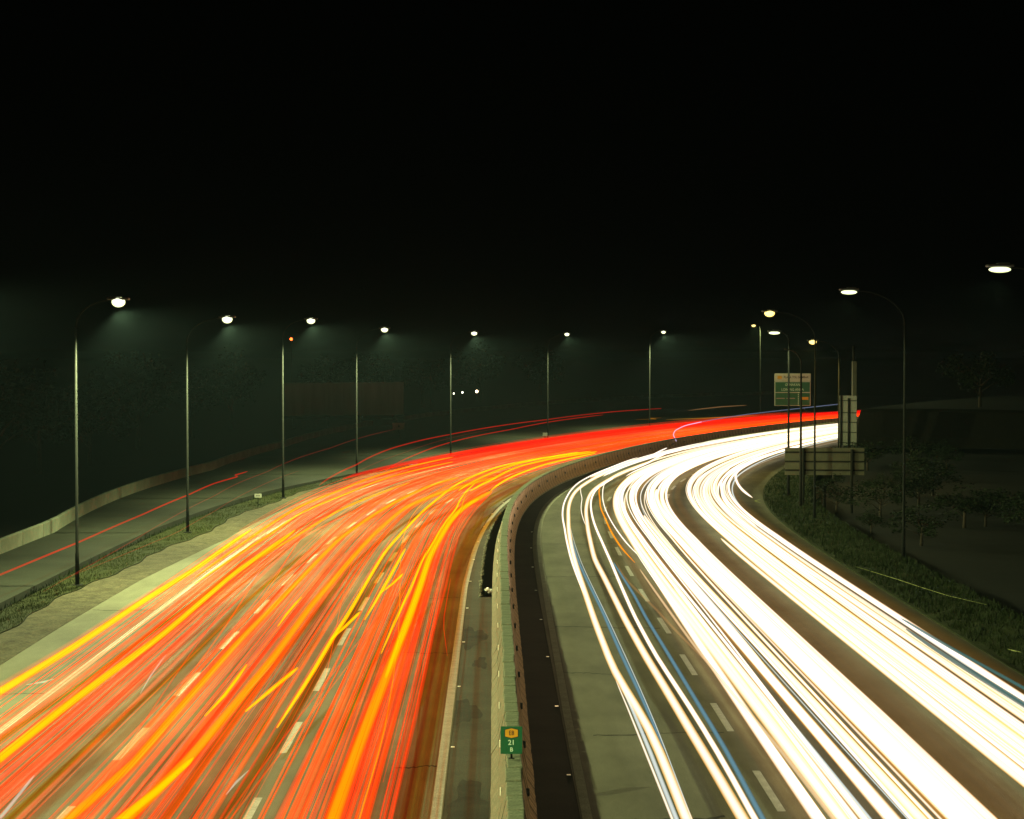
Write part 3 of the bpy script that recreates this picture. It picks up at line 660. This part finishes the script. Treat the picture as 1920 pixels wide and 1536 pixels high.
px_trail(TL, [(882, 921), (922, 900), (972, 875), (1040, 859), (1120, 847)], 0.078, 'yellow', 'yellow trail with round end, innermost on the bend beside the barrier')
px_trail(TL, [(920, 920), (952, 898), (1025, 870), (1117, 850)], 0.065, 'yellow', 'lower thin yellow trail with round end close to the barrier on the bend')
px_trail(TL, [(860, 920), (900, 897), (975, 868), (1085, 848)], 0.078, 'yellow', 'yellow trail on the bend just outside the round-ended pair')
px_trail(TL, [(800, 1047), (840, 985), (866, 951), (891, 906)], 0.0325, 'amber', 'hair-thin amber trail curling up through the inner lane')
px_trail(TL, [(732, 1534), (775, 1361), (795, 1270), (815, 1171), (834, 1108), (840, 1080), (860, 1005), (885, 965), (922, 925)], .055, 'vermilion', 'lone orange-red trail nearest to the inner white line')
px_trail(TL, [(640, 1530), (720, 1340), (770, 1190), (800, 1085), (830, 1015), (870, 965), (910, 932)], .26, 'red', 'wide red band under the broadest trail nearest the barrier', h=.6)
px_trail(TL, [(0, 1490), (90, 1420), (200, 1330), (300, 1240), (380, 1165)], .12, 'red', 'wide red trail right of the yellow one by the outer white line', h=.7)
# slip road
px_trail(TL, [(0, 1078), (145, 1018), (267, 965), (353, 928), (400, 907), (436, 892), (445, 894), (455, 887), (463, 884)], .045, 'red', 'long red trail alone on the slip road with a small kink at its end', sm=1)
px_trail(TL, [(80, 1110), (240, 1020), (400, 931), (500, 885), (620, 840), (740, 805)], .03, 'dimred', 'upper faint red trail on the slip road')
px_trail(TL, [(110, 1090), (240, 1037), (330, 1000), (400, 960), (480, 915), (560, 883)], .03, 'dimred', 'lower faint red trail on the slip road')
px_trail(TL, [(598, 910), (667, 872), (730, 842), (792, 825), (842, 815), (960, 795), (1025, 787), (1150, 772), (1240, 766)], .06, 'red', 'upper red trail of the merging road starting left of the second pole')
px_trail(TL, [(720, 885), (780, 852), (842, 830), (900, 816), (960, 805), (1025, 792), (1130, 778)], .05, 'red', 'lower red trail of the merging road curving in to the main stream')
px_trail(TL, [(640, 905), (700, 870), (760, 848), (842, 822), (940, 802)], .03, 'dimred', 'dim red trail between the two red trails of the merging road')
px_trail(TL, [(1200, 787), (1215, 784), (1235, 787), (1250, 784)], .05, 'gold', 'small wavering gold trail on the far merging road', sm=1)
px_trail(TL, [(1250, 787), (1330, 784), (1420, 779)], .08, 'gold', 'flat gold trail on the far merging road', sm=2)
px_trail(TL, [(1290, 770), (1350, 763), (1400, 760)], .10, 'tan', 'dull tan smear of light on the far merging road', sm=2)
# outer band of deep red on the bend
for i, u0 in enumerate((-13.2, -12.8, -12.3, -11.8, -11.3, -10.9, -10.4)):
    S = s_steps(168 + (i * 29) % 43, 420); U = u0 + .25 * np.sin(S / 31 + i) + np.clip((S - 230) / 80, 0, 1) * .9
    add_trail(TL, S, U, np.full(len(S), .78 + .05 * (i % 3)), .15, 'deepred', 'deep red trail in the band along the outside of the far bend', 'deep red trails on the outer lane of the bend')
px_trail(TL, [(838, 1230), (830, 1170), (845, 1085)], .02, 'vermilion', 'hair-thin red trail right of the inner lane')
# the many tail lights that filled the lanes
LANES = ((-3.35, 'inner', ('orange', 'orange', 'orange', 'vermilion', 'amber', 'orange', 'red')), (-7.0, 'middle', ('orange', 'orange', 'vermilion', 'orange', 'vermilion', 'red', 'rose')), (-10.6, 'outer', ('red', 'red', 'vermilion', 'rose', 'vermilion', 'rose')))
def thick(r): return 'hair-thin' if r < .024 else 'thin' if r < .036 else 'slim' if r < .05 else 'medium' if r < .07 else 'broad'
def place(d): return 'along the left edge' if d < -.8 else 'left of the middle' if d < -.25 else 'in the middle' if d < .25 else 'right of the middle' if d < .8 else 'along the right edge'
def extent(a, b): return ', starting part way' if a > 60 else ', ending early' if b < 200 else ''
WORD = {'orange': 'orange', 'vermilion': 'orange-red', 'amber': 'amber', 'red': 'red', 'rose': 'rose red'}
for lu, ln, cols in LANES:
    for i in range({'inner': 46, 'middle': 50, 'outer': 44}[ln]):
        c = R.choice(cols); side = R.choice((-.72, .72, -.6, .6, 0)); u0 = lu + side + R.gauss(0, .42)
        a, b = 42.0, 430.0; q = R.random()
        if q < .22: a = R.uniform(85, 170)
        elif q < .36: b = R.uniform(90, 170)
        S = s_steps(a, b); ph = R.uniform(0, 6); am = R.uniform(.05, .35); wl = R.uniform(28, 60)
        U = u0 + am * np.sin(S / wl + ph)
        if R.random() < .14:
            s0 = R.uniform(80, 200); U = U + R.choice((-3.5, 3.5)) * (1 / (1 + np.exp(-(S - s0) / 16.)))
        U = np.clip(U, -12.4, -2.7 - .35 * ((i * 7) % 10) / 10)
        rr = R.choice((.015, .02, .025, .03, .036, .045, .07)) * R.uniform(.8, 1.2)
        near = float(np.interp(78, S, U)) - lu
        add_trail(TL, S, U, np.full(len(S), R.uniform(.4, .85)), rr, c,
                  f"{thick(rr)} {WORD[c]} trail {place(near)} of the {ln} left lane{extent(a, b)}", f'{WORD[c]} trails in the {ln} lane', 6)
# fine threads nobody could count
v_, f_, ax_ = [], [], []
def thread(S, U, Z, r_):
    P = posv(S, U, Z); a, b = tube_data(P, r_, 4, False); n = len(v_); t = np.gradient(P, axis=0); ax_.append(np.repeat(t / np.linalg.norm(t, axis=1)[:, None], 4, axis=0)); v_.extend(a); f_.extend([tuple(i + n for i in q) for q in b])
for i in range(230):
    lu = R.choice((-3.35, -7.0, -10.6)); a = R.choice((42., R.uniform(60, 130))); b = R.choice((300., R.uniform(140, 260))); S = srange(a, b, 4)
    U = np.clip(lu + R.gauss(0, 1.0) + R.uniform(0, .3) * np.sin(S / R.uniform(25, 60) + R.uniform(0, 6)), -12.3, -2.3); thread(S, U, R.uniform(.4, 1.5) + 0 * S, R.uniform(.008, .015))
me = mesh('trail_threads', v_, f_, T['vermilion'], True); at = me.attributes.new('axis', 'FLOAT_VECTOR', 'POINT'); at.data.foreach_set('vector', np.concatenate(ax_).astype(np.float32).ravel())
tag(link('trail_threads', me), kind='stuff')

# --- white side
def wt(pts, rad, m, label, h=.65, **kw): return px_trail(HL, pts, rad, m, label, h, **kw)
W1 = [(1195, 861), (1140, 884), (1109, 900), (1079, 922), (1067, 947), (1066, 972), (1069, 1010), (1080, 1060), (1095, 1105), (1117, 1170), (1152, 1260), (1190, 1322), (1220, 1372), (1250, 1442), (1287, 1535)]
wt(W1, .112, 'hot', 'leftmost thick white trail nearest the barrier on the right carriageway')
wt([(1195, 858), (1147, 876), (1085, 905), (1064, 930), (1056, 950), (1055, 972), (1059, 991), (1064, 1020), (1072, 1052), (1095, 1115)], 0.054, 'white', 'thin white trail hugging the outside of the leftmost thick one at the bend')
wt([(1155, 1277), (1180, 1335), (1210, 1410), (1235, 1472), (1260, 1535)], .03, 'warm', 'thin warm trail splitting off left below the leftmost thick one')
wt([(1165, 1285), (1190, 1340), (1220, 1412), (1246, 1480), (1268, 1535)], .05, 'cool', 'pale grey trail between the leftmost thick one and its thin offshoot')
wt([(1072, 1010), (1085, 1055), (1105, 1097), (1130, 1147), (1167, 1232), (1195, 1290), (1222, 1350), (1245, 1405)], .06, 'blue', 'left steel blue trail beside the leftmost thick white one', h=.7)
wt([(1070, 990), (1092, 1060), (1140, 1160), (1200, 1290), (1235, 1372), (1297, 1535)], .014, 'cool', 'hair-thin white trail edging the left steel blue one', h=.75)
wt([(1195, 876), (1139, 901), (1110, 922), (1100, 947), (1101, 979), (1107, 1014), (1116, 1052), (1130, 1077), (1160, 1137), (1172, 1162), (1210, 1230), (1260, 1312), (1297, 1375), (1335, 1437), (1392, 1535)], 0.114, 'hot', 'second thick white trail from the barrier')
wt([(1150, 897), (1118, 918), (1109, 935), (1109, 960), (1117, 989), (1129, 1016), (1145, 1052), (1175, 1122), (1192, 1160), (1230, 1230), (1272, 1294), (1310, 1352), (1360, 1435), (1415, 1535)], 0.066, 'white', 'slimmer white trail along the right of the second thick one')
wt([(1150, 1055), (1190, 1117), (1212, 1160), (1255, 1230), (1310, 1322), (1360, 1404), (1430, 1535)], .06, 'blue', 'right steel blue trail beside the second pair of white ones', h=.7)
wt([(1155, 1055), (1175, 1090), (1207, 1120), (1237, 1150), (1270, 1187), (1322, 1238), (1350, 1268)], .05, 'tan', 'dull tan trail cutting across the dashes into the white stream', h=.7)
wt([(1128, 905), (1125, 935), (1127, 955), (1135, 972), (1142, 989), (1151, 1006), (1166, 1029), (1190, 1055)], .045, 'amber', 'short orange trail beside the dashes on the right bend')
wt([(1134, 906), (1130, 925), (1132, 945), (1142, 970), (1157, 995), (1175, 1019), (1195, 1040)], 0.036, 'white', 'thin white trail right of the short orange one on the bend')
wt([(1090, 908), (1092, 935), (1090, 960), (1098, 985)], 0.024, 'white', 'short thin white trail between the two thick ones at the bend')
wt([(1200, 1068), (1265, 1160), (1310, 1222), (1385, 1315), (1460, 1402), (1540, 1507)], .045, 'cream', 'lone cream trail right of the dashes, left edge of the dense white stream')
wt([(1410, 933), (1393, 920), (1382, 905), (1379, 890), (1394, 874), (1412, 862), (1450, 850), (1500, 838)], 0.096, 'white', 'short white hook curling onto the right shoulder by the low board', sm=2)
wt([(1100, 1048), (1145, 1130)], .01, 'cool', 'faint pale thread beside the second thick white trail') if False else None
wt([(1250, 850), (1215, 868), (1184, 882)], 0.084, 'white', 'white stub with a round end at the top of the inner lane')
wt([(1250, 840), (1220, 856), (1184, 870)], 0.084, 'white', 'upper white stub with a round end at the top of the inner lane')
# curling violet-white trail of a tall lorry, rising over the barrier
cur = [(1268, 827, .9), (1262, 815, 1.2), (1266, 807, 1.5), (1284, 798, 1.9), (1330, 788, 2.4), (1400, 777, 2.9), (1480, 768, 3.2), (1572, 758, 3.6)]
P = np.array([(*survey(px, py, h), h) for px, py, h in cur]); 
tt = np.linspace(0, len(P) - 1, 60); P = np.stack([smooth(np.interp(tt, np.arange(len(P)), P[:, k]), 7) for k in range(3)], 1)
nn = 32; o0 = P[0].copy()
for part_, (i0, i1), m, lab in ((HL, (0, nn), 'violet', 'violet-white curling trail rising from the barrier over the red stream'), (HL, (nn - 1, 60), 'slate', 'dim slate blue trail running on from the curling violet one')):
    q = P[i0:i1]; v, f = tube_data(q - q[0], .055, 6); me = mesh(HL, v, f, T[m], True); set_axis(me, q, 6); tag(link(HL, me, None, q[0]), lab, 'light trail')
px_trail(HL, [(1270, 848), (1310, 832), (1340, 824), (1420, 812), (1500, 801), (1570, 791)], .03, 'lime', 'thin pale green trail along the face of the far barrier', h=.75)
# unseen spots added for passing head lamps, aimed up to light the barrier's bend
beam_owner = [o for o in COL.objects if o.get('label', '').startswith('leftmost thick white trail')][0]
for k in range(18):
    s_ = 124 + k * 7.2; pw = (.35, .6, .9, 1, 1, 1, 1, .8, .6, .45, .35, .3, .25, .25, .2, .2, .2, .2)[k]
    ld = bpy.data.lights.new('added_head_lamp', 'SPOT'); ld.energy = 34000 * pw; ld.color = (1, .62, .30); ld.spot_size = math.radians(15); ld.spot_blend = .9; ld.shadow_soft_size = .1
    lo = bpy.data.objects.new('added_head_lamp', ld); COL.objects.link(lo); lo.parent = beam_owner
    p = Vector(pos(s_, 2.35, .8)); t = th(s_); d = Vector((-math.sin(t), -math.cos(t), .10))
    lo.location = p - beam_owner.location; lo.rotation_euler = d.to_track_quat('-Z', 'Y').to_euler()
# dense streams
WM = ('white',) * 6 + ('hot',) * 5 + ('warm',) * 2 + ('cool', 'gold')
WW = {'white': 'white', 'hot': 'orange-edged white', 'warm': 'warm white', 'cool': 'cool pale', 'cream': 'cream', 'gold': 'golden', 'blue': 'steel blue'}
def stream(n, ua, ub, word, g, a0=42., b0=440., rmin=.04, rmax=.17, pm=.2):
    for i in range(n):
        u0 = ua + (ub - ua) * (i + R.uniform(.1, .9)) / n; c = R.choice(WM); a, b = a0, b0; q = R.random()
        if q < .12 and a0 < 60: a = R.uniform(80, 150)
        elif .12 <= q < .24 and a0 < 60: b = R.uniform(110, 200)
        S = s_steps(a, b); U = u0 + R.uniform(.02, pm) * np.sin(S / R.uniform(22, 55) + R.uniform(0, 6))
        U = np.clip(U, ua - .08, ub + .08) - .45 * np.clip((S - 130) / 50, 0, 1) - .02
        rr = (rmin + (rmax - rmin) * R.random() ** 1.4) * (1 if c in ('white', 'warm', 'hot') else .55)
        add_trail(HL, S, U, np.full(len(S), R.uniform(.45, .75)), rr, c, f"{thick(rr * .6)} {WW[c]} trail, {('left fringe', 'left part', 'middle', 'right part', 'right fringe')[min(4, int(5 * (u0 - ua) / (ub - ua)))]} of the {word}{extent(a if a0 < 60 else 0, b)}", f'{WW[c]} trails {g}')
stream(44, 5.75, 8.9, 'denser white stream', 'in the middle lane', rmin=.02, rmax=.15)
stream(36, 10.1, 13.05, 'stream beside the verge', 'in the outer lane', rmin=.018, rmax=.115)
for u0, r_, w_ in ((5.45, .3, 'left edge of the dense middle stream'), (9.2, .3, 'right edge of the dense middle stream'), (9.75, .25, 'left edge of the outer stream'), (13.35, .3, 'right edge of the outer stream')):
    S = s_steps(42, 300); U = u0 + .1 * np.sin(S / 37) - .45 * np.clip((S - 130) / 50, 0, 1)
    add_trail(HL, S, U, np.full(len(S), .42), r_, 'golden_haze', 'wide faint golden glow along the ' + w_)
stream(12, 2.6, 5.6, 'far inner stream', 'in the inner lane beyond the bend', a0=176., pm=.25, rmax=.11)
px_trail(HL, [(1560, 1270), (1640, 1330), (1780, 1432), (1908, 1525)], .03, 'gold', 'golden trail edging the dark gap between the two white streams') if False else None
wt([(1700, 1180), (1760, 1222), (1840, 1272), (1915, 1318)], .075, 'teal', 'dark teal trail near the right edge of the outer stream', h=.9)
wt([(1690, 1160), (1800, 1225), (1915, 1288)], .05, 'teal', 'slim teal trail beyond the dark teal one by the right verge', h=.9)
# --- reflections of lamps on bright work: pale squiggles
for pts, r_, lab in (
    ([(64, 1284), (80, 1276), (95, 1273), (104, 1278)], .03, 'pale hooked squiggle by the outer white line at the left edge'),
    ([(463, 1010), (440, 1032), (407, 1063)], .06, 'pale broad smear merging into the outer white line'),
    ([(487, 1070), (474, 1088), (455, 1110)], .03, 'pale short streak left of the first dash row, in the outer lane'),
    ([(310, 1228), (285, 1260), (262, 1300)], .04, 'faint pale streak crossing the outer lane near its dashes'),
    ([(472, 1445), (445, 1465), (425, 1490)], .03, 'bright pale streak at the bottom left of the right dash row'),
    ([(514, 1242), (476, 1285), (440, 1321)], .012, 'hair-thin pale line along the broad amber trail'),
    ([(62, 1455), (30, 1495), (2, 1530)], .05, 'pale streak in the bottom left corner'),
    ([(757, 908), (735, 922), (715, 940)], .025, 'pale streak amid the red on the upper bend'),
    ([(768, 872), (776, 868), (784, 871)], .03, 'small pale loop above the red band'),
    ([(925, 838), (933, 835), (940, 839)], .03, 'small pale loop further along the red band')):
    px_trail('reflection_streak', pts, r_, 'flash', lab, h=.6, sm=1)
px_trail('reflection_streak', [(1600, 1062), (1680, 1086), (1760, 1113), (1810, 1127), (1845, 1134)], .016, 'lime', 'thin yellow-green line of light winding through the right verge', h=.15)
px_trail('reflection_streak', [(1875, 1217), (1895, 1220), (1907, 1223)], .022, 'lime', 'short yellow-green dash of light in the right verge', h=.15, sm=1)
px_trail('reflection_streak', [(1412, 941), (1424, 943), (1429, 936)], .02, 'lime', 'tiny yellow-green squiggle by the end of the white hook', h=.1, sm=1)

# ------------------------------------------------------------------ mist in the air
m = bpy.data.materials.new('mist'); m.use_nodes = True; nt = m.node_tree; nt.nodes.clear()
out = nt.nodes.new('ShaderNodeOutputMaterial'); pv = nt.nodes.new('ShaderNodeVolumePrincipled')
pv.inputs['Color'].default_value = (.62, .95, 1.0, 1); pv.inputs['Density'].default_value = HAZE; pv.inputs['Anisotropy'].default_value = .2
nt.links.new(pv.outputs[0], out.inputs['Volume'])
hz_ = link('haze', box_mesh('haze', (0, 2050, 6.0), (5010, 4910, 15.0), m)); tag(hz_, kind='stuff')
